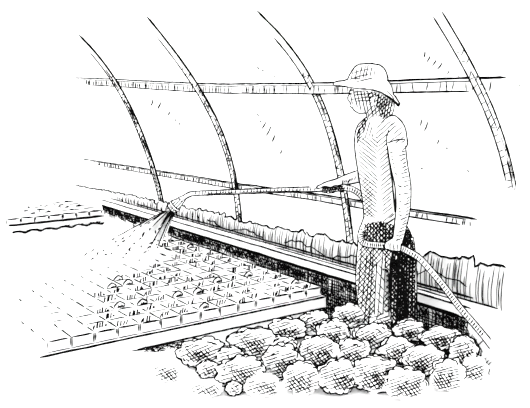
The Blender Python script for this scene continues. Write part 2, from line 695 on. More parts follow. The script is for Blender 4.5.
def bench(root_loc, x0, x1, y0, y1, label, far=False):
    b = empty('plant_bench', root_loc)
    mb = MB()
    mb.box((x0, y0 - .03, .165 if not far else .185), (x1 + .012, y1, .24))
    zt, zb = .241, .166
    if not far:
        mb.stroke([(x, y0 - .034, zt) for x in np.linspace(x0, x1 + .01, 20)], 1.15, .15)
        mb.stroke([(x, y0 - .034, zb) for x in np.linspace(x0 + .55, x1 + .01, 20)], 1.0, .2)
        mb.stroke([(x1 + .014, y0 - .034, zt), (x1 + .014, y0 - .034, zb)], .9, .1)
        mb.stroke([(x1 + .014, y, zt) for y in np.linspace(y0 - .03, y0 + 1.2, 6)], .8, .1)
    else:
        mb.stroke([(x, y0 - .034, zt) for x in np.linspace(x0, x1, 20)], 1.15, .15)
    put(mb, 'deck', b, None, False)
    mb = MB()
    if far:
        # scalloped cloth hem under the front edge
        xs_ = np.linspace(x0 + .03, x1, 70)
        lo = .15 + .022 * np.abs(np.sin((xs_ - x0) * 19)) + rng.normal(0, .003, 70)
        front = np.array([(x, y0 - .02, .2) for x in xs_]); hem = np.array([(x, y0 - .022 + .008 * math.sin(x * 40), z) for x, z in zip(xs_, lo)])
        mb.rings([front, hem, hem + (0, .006, 0), front + (0, .006, 0)], 0, cap=False, closed=False)
        mb.stroke(hem + (0, -.004, 0), 1.2, .2, step=2)
        for x in (2.75, 2.78, 2.93, 3.03, 3.06, 3.1, 3.13):
            mb.stroke([(x, y0 - .03, .17), (x + .025, y0 - .03, .185)], 1.2, .4)
        put(mb, 'hanging_hem', b, None, True)['label'] = 'scalloped hem hanging under the front edge'
        m3 = MB(); m3.box((x0 + .05, y0 + .0, 0), (KX - .002, y1 - .04, .185)); put(m3, 'plinth', b, None, False)
    else:
        mb.box((x0 + .04, y0 + .03, 0), (x1 - .01, y1 - .04, .165))
        put(mb, 'plinth', b, None, False)
    tag(b, label, 'bench', 'low benches under the seed trays')
    return b


bench((2.2, 5.0, 0), 1.17, BX1, BY0, 6.62, 'low broad bench in the middle under the watered seed trays')
bench((2.7, 8.0, 0), 2.17, 3.20, 7.50, 8.75, 'small far bench at left with scalloped hem, under empty trays', True)


# ------------------------------------------------------------------ seed trays
def tray_mesh(edges, h=.06, w_=TW - .006, l=TL - .006, ref=None, jit=.25):
    """square tray with a raised lip; edges: which top edges and corners are inked"""
    mb = MB()
    a, b = w_ / 2, l / 2
    t = .008
    mb.box((-a, -b, 0), (a, b, h * .78))
    mb.box((-a, -b, h * .78), (a, -b + t, h)); mb.box((-a, b - t, h * .78), (a, b, h))
    mb.box((-a, -b + t, h * .78), (-a + t, b - t, h)); mb.box((a - t, -b + t, h * .78), (a, b - t, h))
    global EYE
    sv = EYE
    EYE_saved = EYE.copy()
    EYE = EYE_saved - np.array(ref)             # pen width for the tray's own distance
    TP = .98
    if 'f' in edges:
        k0, k1 = random.uniform(0, .12), random.uniform(.85, 1)
        mb.stroke([(-a + 2 * a * k0, -b, h), (0, -b - .001, h), (-a + 2 * a * k1, -b, h)], TP, jit)
    if 'l' in edges:
        k0, k1 = random.uniform(0, .15), random.uniform(.75, 1)
        mb.stroke([(-a, -b + 2 * b * k0, h), (-a - .001, 0, h), (-a, -b + 2 * b * k1, h)], TP, jit)
    if 'L' in edges:                            # only a dash of the side edge
        k0 = random.uniform(.1, .4)
        mb.stroke([(-a, -b + 2 * b * k0, h), (-a, -b + 2 * b * (k0 + .45), h)], TP, jit)
    if 'F' in edges:
        k0 = random.uniform(.0, .4)
        mb.stroke([(-a + 2 * a * k0, -b, h), (-a + 2 * a * (k0 + .5), -b, h)], TP, jit)
    if 'r' in edges:
        mb.stroke([(a, -b, h), (a, b, h)], TP, jit)
    if 'b' in edges:
        mb.stroke([(-a, b, h), (a, b, h)], TP, jit)
    if 'c' in edges:                            # front corners drawn down the face
        for x in (-a + .002, a - .003):
            mb.stroke([(x, -b - .002, h * .98), (x + random.uniform(-.006, .002), -b - .002, random.uniform(.006, .03))], .85, .1)
        mb.stroke([(-a, -b - .002, 0.003), (a, -b - .002, .003)], .6, .15)
    EYE = EYE_saved
    return mb


def sprout_mesh(kind, ref):
    global EYE
    sv = EYE.copy(); EYE = sv - np.array(ref)
    mb = MB()
    if kind == 'stem':
        l = random.uniform(.022, .038)
        dx, dy = random.uniform(-.004, .010), random.uniform(-.006, .006)
        P = np.array([(0, 0, -.006), (dx * .3, dy * .4, l * .5), (dx, dy, l)])
        mb.stroke(P, 1.05, .08, taper=False)
        # two tiny seed leaves
        for s in (-1, 1):
            mb.add([(dx, dy, l * .9), (dx + s * .004, dy - .003, l), (dx + s * .007, dy, l * .95), (dx + s * .004, dy + .003, l)], [(0, 1, 2, 3)], 1)
    elif kind == 'dot':
        l = random.uniform(.006, .012)
        mb.stroke([(0, 0, -.006), (.001, 0, l), (.006, 0, l)], 1.5, .05, taper=False)
    else:                                       # leafy clump: small domed leaf with inked rim and veins
        r = random.uniform(.030, .042)
        a = np.linspace(0, math.pi, 11)
        arc = np.array([(-r * math.cos(t), 0, .9 * r * math.sin(t) * (1 + .12 * math.sin(5 * t))) for t in a])
        inner = arc * .1
        R = [arc * s + (0, d, 0) for s, d in ((.7, -.02), (.95, -.008), (1, 0), (.9, .012), (.5, .022))]
        mb.rings(R, 0, cap=False, closed=False)
        mb.stroke(arc + (0, -.004, .002), 1.15, .2, step=2)
        for q in (.25, .42, .58, .75):
            if random.random() < .8:
                x = -r + 2 * r * q
                mb.stroke([(x, -.024, .004), (x + .006, -.020, r * random.uniform(.35, .7))], .95, .1)
        mb.stroke([(-r * .6, -.024, r * .3), (r * .5, -.022, r * .35)], .8, .15)
    EYE = sv
    return mb


NUM = {0: 'no', 1: 'one', 2: 'two', 3: 'three', 4: 'four', 5: 'five'}
drawn = inpoly([(64, 352), (330, 296), (330, 285), (300, 270), (240, 246), (205, 233), (185, 228), (166, 238), (162, 256), (142, 266), (120, 275), (92, 290), (84, 300), (76, 318), (62, 338)])
faint = inpoly([(40, 358), (70, 350), (76, 318), (84, 300), (92, 290), (120, 275), (140, 266), (150, 258), (118, 264), (75, 274), (45, 282), (25, 300), (26, 330)])
dense = inpoly([(100, 330), (150, 322), (210, 308), (205, 280), (150, 285), (92, 300)])
body_cache = {}; sp_cache = {}
protos = {}


def get_body(key, ref):
    k = (key, int(ref[1] * 1.4), random.randint(0, 3))
    if k not in body_cache:
        m = tray_mesh(key, ref=ref)
        o = m.build('seed_tray', None, None, False)
        body_cache[k] = o.data
        bpy.data.objects.remove(o)
    return body_cache[k]


def get_sprout(kind, ref):
    k = (kind, int(ref[1] * 1.4), random.randint(0, 5))
    if k not in sp_cache:
        m = sprout_mesh(kind, ref)
        o = m.build('seedling', None, (LEAF, INK), True)
        sp_cache[k] = o.data
        bpy.data.objects.remove(o)
    return sp_cache[k]


ntray = 0
for j in range(19):
    cells = []
    for i in range(15):
        x = BX1 - TW * (i + .5); y = BY0 + TL * (j + .5)
        px, py, _ = proj((x, y, .30))
        cells.append((i, x, y, px, py))
    for i, x, y, px, py in cells:
        d_, f_ = drawn(px, py), faint(px, py)
        if j == 0 and px > 62:
            d_ = True
        if not (d_ or f_):
            continue
        ref = np.array((x, y, .24))
        key = ''
        if d_:
            key += random.choice(['f', 'f', 'F', 'f'])
            key += random.choice(['l', 'l', 'L', 'l'])
        else:
            key += random.choice(['L', '', 'L', 'F', 'L', ''])
        if j == 0:
            key = 'fc' + ('l' if d_ else 'L')
        if i == 0:
            key += 'r'
        if key == '':
            key = 'L'
        t = empty('seed_tray', ref)
        tb_ = bpy.data.objects.new('tray', get_body(key, ref))
        COL.objects.link(tb_)
        tb_.parent = t
        n = 0; leafy = False
        if d_:
            u = random.random()
            den = dense(px, py)
            if u < (.3 if den else .06):
                kinds = ['leafy']; leafy = True
                if random.random() < .3:
                    kinds += ['stem']
            elif u < (.95 if den else .86):
                kinds = ['stem'] * random.choice([3, 3, 4, 4]) + (['dot'] if random.random() < .4 else [])
            else:
                kinds = []
            if px < 92 and random.random() < .6 and not den:
                kinds = []
            n = len(kinds)
            sx = -.036
            yy = random.uniform(-.035, .03)
            for kd in kinds:
                s = bpy.data.objects.new('seedling', get_sprout(kd, ref))
                COL.objects.link(s)
                s.parent = t
                if kd == 'leafy':
                    s.location = (random.uniform(-.012, .012), random.uniform(-.03, .02), .046)
                    sx = .04
                else:
                    s.location = (sx + random.uniform(-.004, .004), yy + random.uniform(-.006, .006) + .3 * sx, .046)
                    sx += random.uniform(.015, .023)
        what = 'no sprouts' if n == 0 else ('a leafy clump' if leafy else NUM[n] + ' thin sprouts')
        rowt = 'front row' if j == 0 else ORD[j + 1] + ' row back'
        colt = 'at the kerb end' if i == 0 else ORD[i + 1] + ' from kerb end'
        tag(t, 'seed tray with %s on middle bench, %s, %s' % (what, rowt, colt), 'seed tray', 'seed trays on the middle bench')
        ntray += 1

for j in range(5):
    for i in range(7):
        L_ = .195; W_ = .148
        x = 3.19 - W_ * (i + .5); y = 7.5 + L_ * (j + .5)
        px, py, _ = proj((x, y, .3))
        if j > 0 and (i > 6 - j or random.random() < .12):
            continue
        ref = np.array((x, y, .24))
        key = 'fc' if j == 0 else random.choice(['f', 'F', 'L', 'FL', 'f'])
        m = tray_mesh(key, .06, W_ - .006, L_ - .006, ref, .35)
        sv = EYE.copy(); EYE = sv - ref
        if j > 0 and random.random() < .8:
            x0 = random.uniform(-.05, 0)
            m.stroke([(x0, 0, .05), (x0 + .03, .01, .056), (x0 + .07, .03, .052)], .9, .5)
        EYE = sv
        t = m.build('seed_tray', None, None, False)
        t.location = ref
        rowt = 'front row' if j == 0 else ORD[j + 1] + ' row back'
        colt = 'at the kerb end' if i == 0 else ORD[i + 1] + ' from kerb end'
        tag(t, 'shallow tray on the far left bench, %s, %s' % (rowt, colt), 'seed tray', 'trays on the far bench')

# ------------------------------------------------------------------ lettuce bed
BZ = .20
bed = empty('lettuce_bed', (2.2, 2.6, 0))
mb = MB()
mb.box((1.25, 1.75, 0), (2.80, 3.2, BZ - .03))
put(mb, 'bed_frame', bed, None, False)
mb = MB()
mb.box((1.27, 1.77, BZ - .03), (2.78, 3.18, BZ))
put(mb, 'soil', bed, None, False)
tag(bed, 'pale raised bed in the foreground filled with lettuce heads', 'planting bed')

# each head: where its foot shows, how wide and high it shows (picture pixels), rim drawn or only hatched
HEADS = [(201, 351, 46, 27, 1), (229, 356, 28, 19, 1), (252, 341, 46, 28, 1), (287, 329, 42, 22, 1), (315, 323, 34, 24, 1), (281, 344, 32, 18, 1),
         (241, 372, 48, 31, 1), (208, 369, 22, 16, 1), (281, 361, 42, 32, 1), (318, 352, 42, 33, 1), (303, 378, 42, 32, 2), (338, 376, 42, 32, 1),
         (333, 333, 34, 26, 1), (262, 385, 36, 22, 0), (166, 371, 30, 22, 0), (205, 388, 34, 18, 0), (234, 388, 16, 14, 1),
         (349, 315, 36, 22, 1), (384, 321, 36, 20, 1), (409, 330, 34, 22, 1), (373, 337, 40, 28, 1), (439, 337, 44, 23, 1), (462, 351, 30, 30, 1),
         (353, 352, 36, 28, 1), (396, 350, 38, 26, 1), (423, 360, 46, 30, 1), (375, 373, 46, 35, 1), (447, 375, 36, 32, 2), (404, 383, 46, 30, 2), (474, 369, 28, 24, 0)]


LS = 2.05


def lettuce(cx, cy, wpx, hpx, mode, label):
    # stand the head on the soil so that it shows centred at (cx, cy)
    foot = onz(cx, cy + hpx * .46, BZ)
    k = pw(foot)
    R = wpx * k * .5
    sinp = (H - BZ) / np.linalg.norm(foot - EYE)
    cosp = math.sqrt(1 - sinp ** 2)
    hb = max((hpx * k * .5) ** 2 - (R * .8 * sinp) ** 2, (R * .35) ** 2) ** .5 / cosp
    c = foot + np.array([0, 0, hb * .95])
    mb = MB()
    nu, nv = 96, 40
    sd = Vector((random.uniform(0, 50), random.uniform(0, 50), random.uniform(0, 50)))
    def surf(a, u, grow=1.0):
        n_ = Vector((math.cos(a) * math.cos(u), math.cos(a) * math.sin(u), math.sin(a)))
        f1 = noise.voronoi(n_ * LS + sd)[0][0]
        f2 = noise.voronoi(n_ * LS * 2.1 + sd)[0][0]
        d = grow * (.97 + .38 * (.46 - f1) + .12 * (.46 - f2) + .06 * noise.noise(n_ * 1.3 + sd))
        return c + np.array([R * 1.08 * d * n_.x, R * .88 * d * n_.y, hb * 1.04 * d * n_.z])
    rows = []
    for a in np.linspace(-.40 * math.pi, .49 * math.pi, nv):
        rows.append(np.array([surf(a, u) for u in np.linspace(0, 2 * math.pi, nu, endpoint=False)]))
    mb.rings(rows, 0)
    src = MB(); src.v = list(mb.v); src.f = list(mb.f); src.m = list(mb.m)
    tr = bvh_of(src)
    if mode:
        kp = None
        if mode == 2:
            kp = lambda x, y: y < cy + hpx * .12
        contour(mb, src, 1.35, (), 6, kp, jit=.3)
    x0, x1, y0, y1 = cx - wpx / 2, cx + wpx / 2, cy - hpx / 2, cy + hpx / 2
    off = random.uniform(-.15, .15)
    A = hatch_lines((x0 + 2, y0 + hpx * (.22 if mode else .3), x1 - 2, y1 - 1), random.uniform(14, 26), 3.0, .22)  # hatching draws shade on the lower head, the lit top stays white
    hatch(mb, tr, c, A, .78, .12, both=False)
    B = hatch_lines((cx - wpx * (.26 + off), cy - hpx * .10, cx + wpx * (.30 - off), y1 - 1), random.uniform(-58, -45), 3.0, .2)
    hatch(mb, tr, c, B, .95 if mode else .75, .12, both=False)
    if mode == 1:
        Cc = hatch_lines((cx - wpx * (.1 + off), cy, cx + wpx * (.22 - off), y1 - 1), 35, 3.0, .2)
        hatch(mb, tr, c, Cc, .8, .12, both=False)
    # heart leaf edges: short wavering rim lines on the crown
    if mode == 1:
        for _ in range(1):
            a0 = random.uniform(0, 6.28); rr = random.uniform(.35, .55)
            P = []
            for t in np.linspace(0, 1.3, 9):
                x = cx + wpx * .5 * rr * math.cos(a0 + t); y = cy - hpx * .08 + hpx * .42 * rr * math.sin(a0 + t) + random.uniform(-1.0, 1.0)
                P.append((x, y))
            hatch(mb, tr, c, [P], .9, .15, both=False)
    # ground the head: foot of the stem is in the soil
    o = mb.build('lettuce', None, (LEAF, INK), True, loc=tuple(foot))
    tag(o, label, 'lettuce', 'lettuce heads in the foreground bed')
    return o


rows_ = {}
for hd in HEADS:
    ft = onz(hd[0], hd[1] + hd[3] * .4, BZ)
    rows_.setdefault(int((3.2 - ft[1]) / .24), []).append((ft[0], hd))
for ri, rk in enumerate(sorted(rows_)):
    L = sorted(rows_[rk], key=lambda t: t[0])
    for ci, (_, hd) in enumerate(L):
        rn = 'back row' if ri == 0 else ('front row' if ri == len(rows_) - 1 else ORD[ri + 1] + ' row from the back')
        look = {0: 'faintly hatched lettuce', 1: 'ruffled lettuce head', 2: 'half outlined lettuce head'}[hd[4]]
        size = 'small ' if hd[2] < 31 else ('broad ' if hd[2] > 43 else '')
        ce = 'at its left end' if ci == 0 else ('at its right end' if ci == len(L) - 1 else ORD[ci + 1] + ' from left')
        lettuce(*hd, '%s%s in the bed, %s, %s' % (size, look, rn, ce))

# scruffy tuft of weeds in the aisle between bench and lettuce bed
mb = MB()


def ony(x, y, Y):
    d = ray(x, y)
    return EYE + d * (Y / d[1])


for i in range(60):
    x = random.uniform(142, 190); y = 351.5 - (x - 143) * .17 + random.uniform(-2.6, 2.2)
    p = ony(x, y, 3.44 + random.uniform(-.04, .04))
    l = random.uniform(.015, .05)
    q = p + RT * l * random.uniform(.5, 1) + np.array([0, 0, random.uniform(-.008, .014)])
    mb.stroke([p, (p + q) / 2 + (0, 0, random.uniform(0, .012)), q], .75, .3)
    if i % 3 == 0:
        mb.tube([(p[0] - .01, p[1], 0), (p + q) / 2], [.003, .002], 0, 5)
mb.stroke([ony(x, y, 3.44) for x, y in ((131, 351), (150, 348.5), (165, 344.5), (185, 341))], .75, .3)
tf = ony(167, 349, 3.44)
o = mb.build('weed_tuft', None, (LEAF, INK), True, loc=tuple(tf * (1, 1, 0)))
tag(o, 'scruffy low weeds in the aisle between middle bench and lettuce bed', 'weeds'); o['kind'] = 'stuff'

# ------------------------------------------------------------------ the person
D = 4.35
PX = pw(at(385, 200, D))


def pp(x, y, off=0.0):
    return at(x, y, D + off)


A_, B_ = RT, _fh                              # image right, away
SH = (A_ * .41 - B_ * .91); SH /= np.linalg.norm(SH)     # towards the person's left shoulder
FC = (-A_ * .91 - B_ * .41); FC /= np.linalg.norm(FC)    # where the person faces


def ering(c, ws, wf, n=36, tilt=None):
    a = np.linspace(0, 2 * math.pi, n, endpoint=False)
    R = c + np.cos(a)[:, None] * SH * ws + np.sin(a)[:, None] * FC * wf
    return R


def loft(specs, ratio=1.7, n=36, cap=True, sub=4, bump=0.0):
    """specs: (x centre px, y px, half width px, depth offset[, ratio])"""
    Sp = np.array([(s[0], s[1], s[2], s[3] if len(s) > 3 else 0, s[4] if len(s) > 4 else ratio) for s in specs], float)
    t = np.arange(len(Sp)); tt = np.linspace(0, len(Sp) - 1, (len(Sp) - 1) * sub + 1)
    # smooth interpolation
    Q = np.stack([np.interp(tt, t, Sp[:, i]) for i in range(5)], 1)
    for _ in range(2):
        Q[1:-1] = (Q[:-2] + 2 * Q[1:-1] + Q[2:]) / 4
    R = []
    for x, y, hw, off, ra in Q:
        ext = hw * PX
        wf = ext / math.sqrt((ra * .41) ** 2 + .91 ** 2)
        c = pp(x, y, off)
        r = ering(c, wf * ra, wf, n)
        if bump:
            a = np.linspace(0, 2 * math.pi, n, endpoint=False)
            r = c + (r - c) * (1 + bump * np.sin(7 * a + y * .12) + bump * .6 * np.sin(4 * a - y * .09))[:, None]
        R.append(r)
    mb = MB(); mb.rings(R, 0, cap=cap)
    return mb


def limb(pts, n=16):
    """tapering limb: (x, y, off, r px)"""
    P = np.array([pp(a, b, c) for a, b, c, _ in pts]); r = np.array([q[3] * PX for q in pts])
    t = np.arange(len(P)); tt = np.linspace(0, len(P) - 1, (len(P) - 1) * 5 + 1)
    Q = np.stack([np.interp(tt, t, P[:, i]) for i in range(3)], 1); rr = np.interp(tt, t, r)
    for _ in range(3):
        Q[1:-1] = (Q[:-2] + 2 * Q[1:-1] + Q[2:]) / 4; rr[1:-1] = (rr[:-2] + 2 * rr[1:-1] + rr[2:]) / 4
    mb = MB(); mb.tube(Q, rr, 0, n)
    mb2 = mb
    return mb2


def ball(c, ra, rb, rc, ax=None, n=20):
    ax = ax or (A_, B_, np.array([0, 0, 1.0]))
    mb = MB(); R = []
    for a in np.linspace(-math.pi / 2 + .05, math.pi / 2 - .05, n // 2 + 3):
        u = np.linspace(0, 2 * math.pi, n, endpoint=False)
        R.append(c + ra * math.cos(a) * np.cos(u)[:, None] * ax[0] + rb * math.cos(a) * np.sin(u)[:, None] * ax[1] + rc * math.sin(a) * ax[2])
    mb.rings(R, 0)
    return mb


def merge(L):
    m = MB()
    for q in L:
        m.add(q.v, q.f)
    return m


def remesh(mb, vox, smooth=4):
    o = mb.build('tmp_form', None)
    md = o.modifiers.new('r', 'REMESH'); md.mode = 'VOXEL'; md.voxel_size = vox
    if smooth:
        sm = o.modifiers.new('s', 'SMOOTH'); sm.iterations = smooth; sm.factor = .5
    dg = bpy.context.evaluated_depsgraph_get()
    ev = o.evaluated_get(dg); me = ev.to_mesh()
    r = MB()
    r.v = [tuple(v.co) for v in me.vertices]; r.f = [tuple(p.vertices) for p in me.polygons]; r.m = [0] * len(r.f)
    ev.to_mesh_clear()
    me0 = o.data
    bpy.data.objects.remove(o); bpy.data.meshes.remove(me0)
    return r


foot_z = 0.0
person = empty('person', tuple(onz(386, 364, 0)))
G = onz(386, 364, 0)

# --- pieces of the one continuous body
pieces = []
hc = pp(369, 90, 0)
pieces.append(ball(hc + np.array([0, 0, .005]), 17.5 * PX, .080, 21 * PX))                      # skull
pieces.append(ball(pp(361.5, 99, -.005), 11 * PX, .058, 14 * PX))                                # face and jaw
pieces.append(ball(pp(361.5, 107, -.008), 6.5 * PX, .034, 6 * PX))                               # chin
pieces.append(ball(pp(350.5, 98, -.018), 2.6 * PX, .012, 4 * PX))                                # nose
pieces.append(ball(pp(352.5, 105.5, -.015), 2.6 * PX, .018, 1.3 * PX))                           # lips
for q in (-.075, .075):
    pieces.append(ball(pp(374, 95, q), 3.2 * PX, .012, 5 * PX))                                  # ears
for q in (-.045, .012):
    pieces.append(ball(pp(352.5, 92, q), 3.0 * PX, .014, 1.6 * PX))                              # brows
pieces.append(limb([(373, 104, 0, 9), (376, 114, 0, 8.5), (378, 124, 0, 10)]))                   # neck
pieces.append(loft([(378, 121, 12, 0), (377, 128, 15, 0), (375, 145, 15, 0), (376, 165, 14.5, 0), (378, 190, 13, 0), (381, 212, 14, 0), (384, 232, 17, 0), (385, 246, 17, 0)], 1.75))
LA = [(395, 127, -.125, 8.0), (396.3, 144, -.15, 8.2), (398, 160, -.165, 7.8), (403.4, 186, -.185, 7.0), (403.5, 208, -.185, 6.3), (400.5, 226, -.185, 5.3), (398.6, 237, -.185, 4.7), (396.5, 243, -.185, 4.6)]
pieces.append(limb(LA))
RA = [(371, 128, .13, 8), (372, 150, .16, 7.5), (370, 173, .17, 6.6), (358, 176.5, .15, 5.6), (347, 179.5, .13, 4.7), (338, 182.6, .125, 3.6), (332, 184.2, .125, 3.4)]
pieces.append(limb(RA))
pieces.append(limb([(401, 238, -.07, 12), (402, 290, -.07, 9), (402, 320, -.07, 7), (402, 358, -.07, 5)]))
pieces.append(limb([(376, 238, .07, 12), (374, 290, .07, 9), (374, 320, .07, 7), (374, 350, .07, 5)]))


def foot(x, off):
    p = pp(x, 340, off); b = np.array([p[0], p[1], 0.045])
    pieces.append(ball(b + FC * .07, .125, .045, .045, (FC, SH, np.array([0, 0, 1.0]))))
    t = MB(); t.tube([b + (0, 0, 0), b + (0, 0, .12)], .035, 0, 12); pieces.append(t)
    return b


fL = foot(402, -.07); fR = foot(374, .07)

# --- hose line first: the hands close on it
HOSE = [(344, 187.5, .108), (352, 188.8, .125), (359, 193, .15), (364, 199, .175), (367, 210, .18), (366, 220, .15), (362.5, 228, .06), (360.3, 236, -.04), (362, 242, -.12), (368, 244.6, -.19),
        (380, 245.3, -.205), (395, 246.2, -.205), (404, 249, -.20), (420, 258, -.20), (438, 279, -.22), (450, 294.5, -.25), (460, 308, -.28), (474, 324, -.32), (486, 338.5, -.36), (500, 357, -.42), (512, 385, -.52)]


def smooth_path(P, n=6, it=4):
    P = np.array(P); t = np.arange(len(P)); tt = np.linspace(0, len(P) - 1, (len(P) - 1) * n + 1)
    Q = np.stack([np.interp(tt, t, P[:, i]) for i in range(3)], 1)
    for _ in range(it):
        Q[1:-1] = (Q[:-2] + 2 * Q[1:-1] + Q[2:]) / 4
    return Q


HP = smooth_path([pp(*q) for q in HOSE])
WAND = [(344, 187.5, .108), (320, 189, .16), (270, 190.5, .30), (230, 192, .42), (198, 193.2, .52), (191, 193.8, .54), (186, 196, .55), (183, 198.5, .555)]
WP = smooth_path([pp(*q) for q in WAND], 6, 3)


def fingers(axis_p, axis_d, rad, spots, a0, a1, fr, toward, up):
    """four fingers curled round a bar: arcs in planes across it"""
    for k, (s, da, f) in enumerate(spots):
        c = axis_p + axis_d * s
        P = []
        for a in np.linspace(a0, a1 + da, 12):
            P.append(c + rad * (math.cos(a) * up + math.sin(a) * toward))
        m = MB(); m.tube(P, np.linspace(fr * f, fr * f * .8, 12), 0, 8); pieces.append(m)
        pieces.append(ball(np.array(P[-1]), fr * f * .82, fr * f * .82, fr * f * .82, None, 8))


# left hand hangs and grips the hose from above
hd = pp(404, 248.5, -.205) - pp(386, 245.6, -.205); hd /= np.linalg.norm(hd)
hcn = pp(394.5, 246.2, -.205)
tow = -B_; upz = np.array([0, 0, 1.0])
pieces.append(ball(pp(395.5, 242.5, -.198), 6.2 * PX, .020, 4.2 * PX))
fingers(hcn, hd, .019, [(-.030, -.25, .92), (-.011, 0, 1.05), (.008, -.05, 1.0), (.026, -.35, .85)], .1, 3.5, .0095, tow, upz)
m = MB(); m.tube([pp(391, 241.5, -.20), pp(387.5, 243.5, -.215), pp(386, 246.5, -.222), pp(387, 249, -.22)], [.0115, .011, .0095, .008], 0, 8); pieces.append(m)
# right hand reaches out and holds the wand
wd = pp(320, 189, .16) - pp(344, 187.5, .108); wd /= np.linalg.norm(wd)
wc = pp(329, 188.5, .14)
pieces.append(ball(pp(331.5, 184.2, .13), 7.0 * PX, .022, 2.9 * PX))
fingers(wc, wd, .0215, [(-.034, -.3, .85), (-.014, 0, 1.0), (.006, 0, 1.02), (.026, -.2, .92)], -.1, 3.3, .0088, -tow, upz)
m = MB(); m.tube([pp(329, 183.5, .12), pp(324, 184.9, .128), pp(320.5, 186.4, .14), pp(317, 187.8, .15)], [.0115, .0105, .009, .007], 0, 8); pieces.append(m)

body = remesh(merge(pieces), .0062, 3)

# --- clothes
shirt_t = loft([(380.5, 117, 11.5, 0, 1.5), (380, 121, 15.5, 0, 1.7), (378.5, 126, 18.8, 0), (376.5, 134, 19.3, 0), (374.8, 146, 18.2, 0), (375.2, 160, 17.2, 0), (376.8, 180, 15.7, 0), (379.5, 200, 15.2, 0), (382, 214, 16.2, 0), (383, 223, 17.0, 0)], 1.75, bump=.006)
sleeves = [limb([(388, 123, -.10, 9.6), (395, 130, -.135, 9.8), (396.3, 139, -.152, 9.8), (396.8, 146.5, -.158, 9.6)], 20),
           limb([(373, 124, .11, 10), (371.5, 135, .14, 9.6), (372, 148, .155, 9.2)], 20)]
shirt = remesh(merge([shirt_t] + sleeves), .007, 3)
tr_hip = loft([(383.5, 215, 16.8, 0), (384, 224, 20.5, 0), (385.5, 236, 25, 0), (386.0, 249, 27.0, 0), (386, 258, 22, 0), (386, 266, 12, 0)], 1.35, bump=.008)
trL = loft([(398, 240, 15, -.07, 1.0), (400.5, 250, 14, -.075, 1.0), (402, 262, 13.3, -.08, 1.0), (402.8, 285, 12.8, -.08, 1.0), (403, 310, 13, -.08, 1.0), (403, 335, 13, -.08, 1.0), (403, 352, 13, -.08, 1.0)], 1.0, bump=.02)
trR = loft([(381, 238, 19, .05, 1.0), (377.2, 250, 19.5, .055, 1.0), (374.2, 264, 17.6, .06, 1.0), (373.3, 285, 17.4, .06, 1.0), (375.5, 306, 16.5, .06, 1.0), (377, 330, 15.5, .06, 1.0), (377, 346, 15.5, .06, 1.0)], 1.0, bump=.02)
trousers = remesh(merge([tr_hip, trL, trR]), .008, 4)


# --- hat and hair
def hring(cx, cy, hx, tilt, hb, lift=0.0, n=48, wav=0.0, ph=0.0, sag=0.0):
    a = np.linspace(0, 2 * math.pi, n, endpoint=False)
    R = []
    for q in a:
        ca, sa = math.cos(q), math.sin(q)
        x = cx + hx * ca; y = cy + tilt * math.copysign(abs(ca) ** 1.6, ca) + lift * sa + sag * abs(sa) ** 2 + wav * math.sin(3 * q + ph)
        R.append(pp(x, y, hb * sa))
    return np.array(R)


hat_o = [hring(366.5, 93.6, 32.6, 10.2, .150, 0, wav=.4, ph=.6, sag=-7.0), hring(367, 90.4, 29, 8.2, .138, 0, wav=.3, ph=.5, sag=-4.6),
         hring(367.4, 86.6, 23.5, 5.2, .115, 0, sag=-2.2), hring(367.6, 83, 19.6, 3.2, .098), hring(368.6, 77, 18.6, 1.8, .093), hring(369.3, 72, 16.6, 1.0, .086), hring(369.4, 67.8, 14.0, .6, .066),
         hring(369, 65.2, 10.2, .3, .046), hring(369, 64.4, 3, 0, .012)]
inner = [r + np.array([0, 0, -.010]) for r in hat_o[:4]]
hat_b = MB()
hat_b.rings(inner[::-1] + hat_o, 0, cap=True)
hatm = MB(); hatm.v = list(hat_b.v); hatm.f = list(hat_b.f); hatm.m = list(hat_b.m)
hair_p = [ball(pp(379, 95, 0), 13.5 * PX, .092, 17 * PX), ball(pp(386, 106, 0), 7.5 * PX, .075, 12 * PX), ball(pp(384.5, 114, 0), 7 * PX, .06, 7 * PX)]
hair = remesh(merge(hair_p), .007, 3)

tb, ts, tt_, th, tha = bvh_of(body), bvh_of(shirt), bvh_of(trousers), bvh_of(hatm), bvh_of(hair)


def clone(m):
    q = MB(); q.v = list(m.v); q.f = list(m.f); q.m = list(m.m); return q


ref = pp(383, 190, 0)
# body: rim lines only where skin shows
bm_ = clone(body)
contour(bm_, body, 1.3, (ts, tt_, th, tha), 4)
vis_face = inpoly([(347, 85), (393, 84), (394, 112), (382, 124), (365, 122), (360, 112), (352, 106)])  # shade of the hat brim, hatched on to the skin
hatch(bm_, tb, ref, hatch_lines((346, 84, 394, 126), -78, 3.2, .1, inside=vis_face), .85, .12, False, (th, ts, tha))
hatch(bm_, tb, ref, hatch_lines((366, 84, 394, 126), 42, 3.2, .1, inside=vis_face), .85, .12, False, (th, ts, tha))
hatch(bm_, tb, ref, hatch_lines((346, 84, 384, 104), 5, 3.4, .15, inside=vis_face), .7, .12, False, (th, ts, tha))
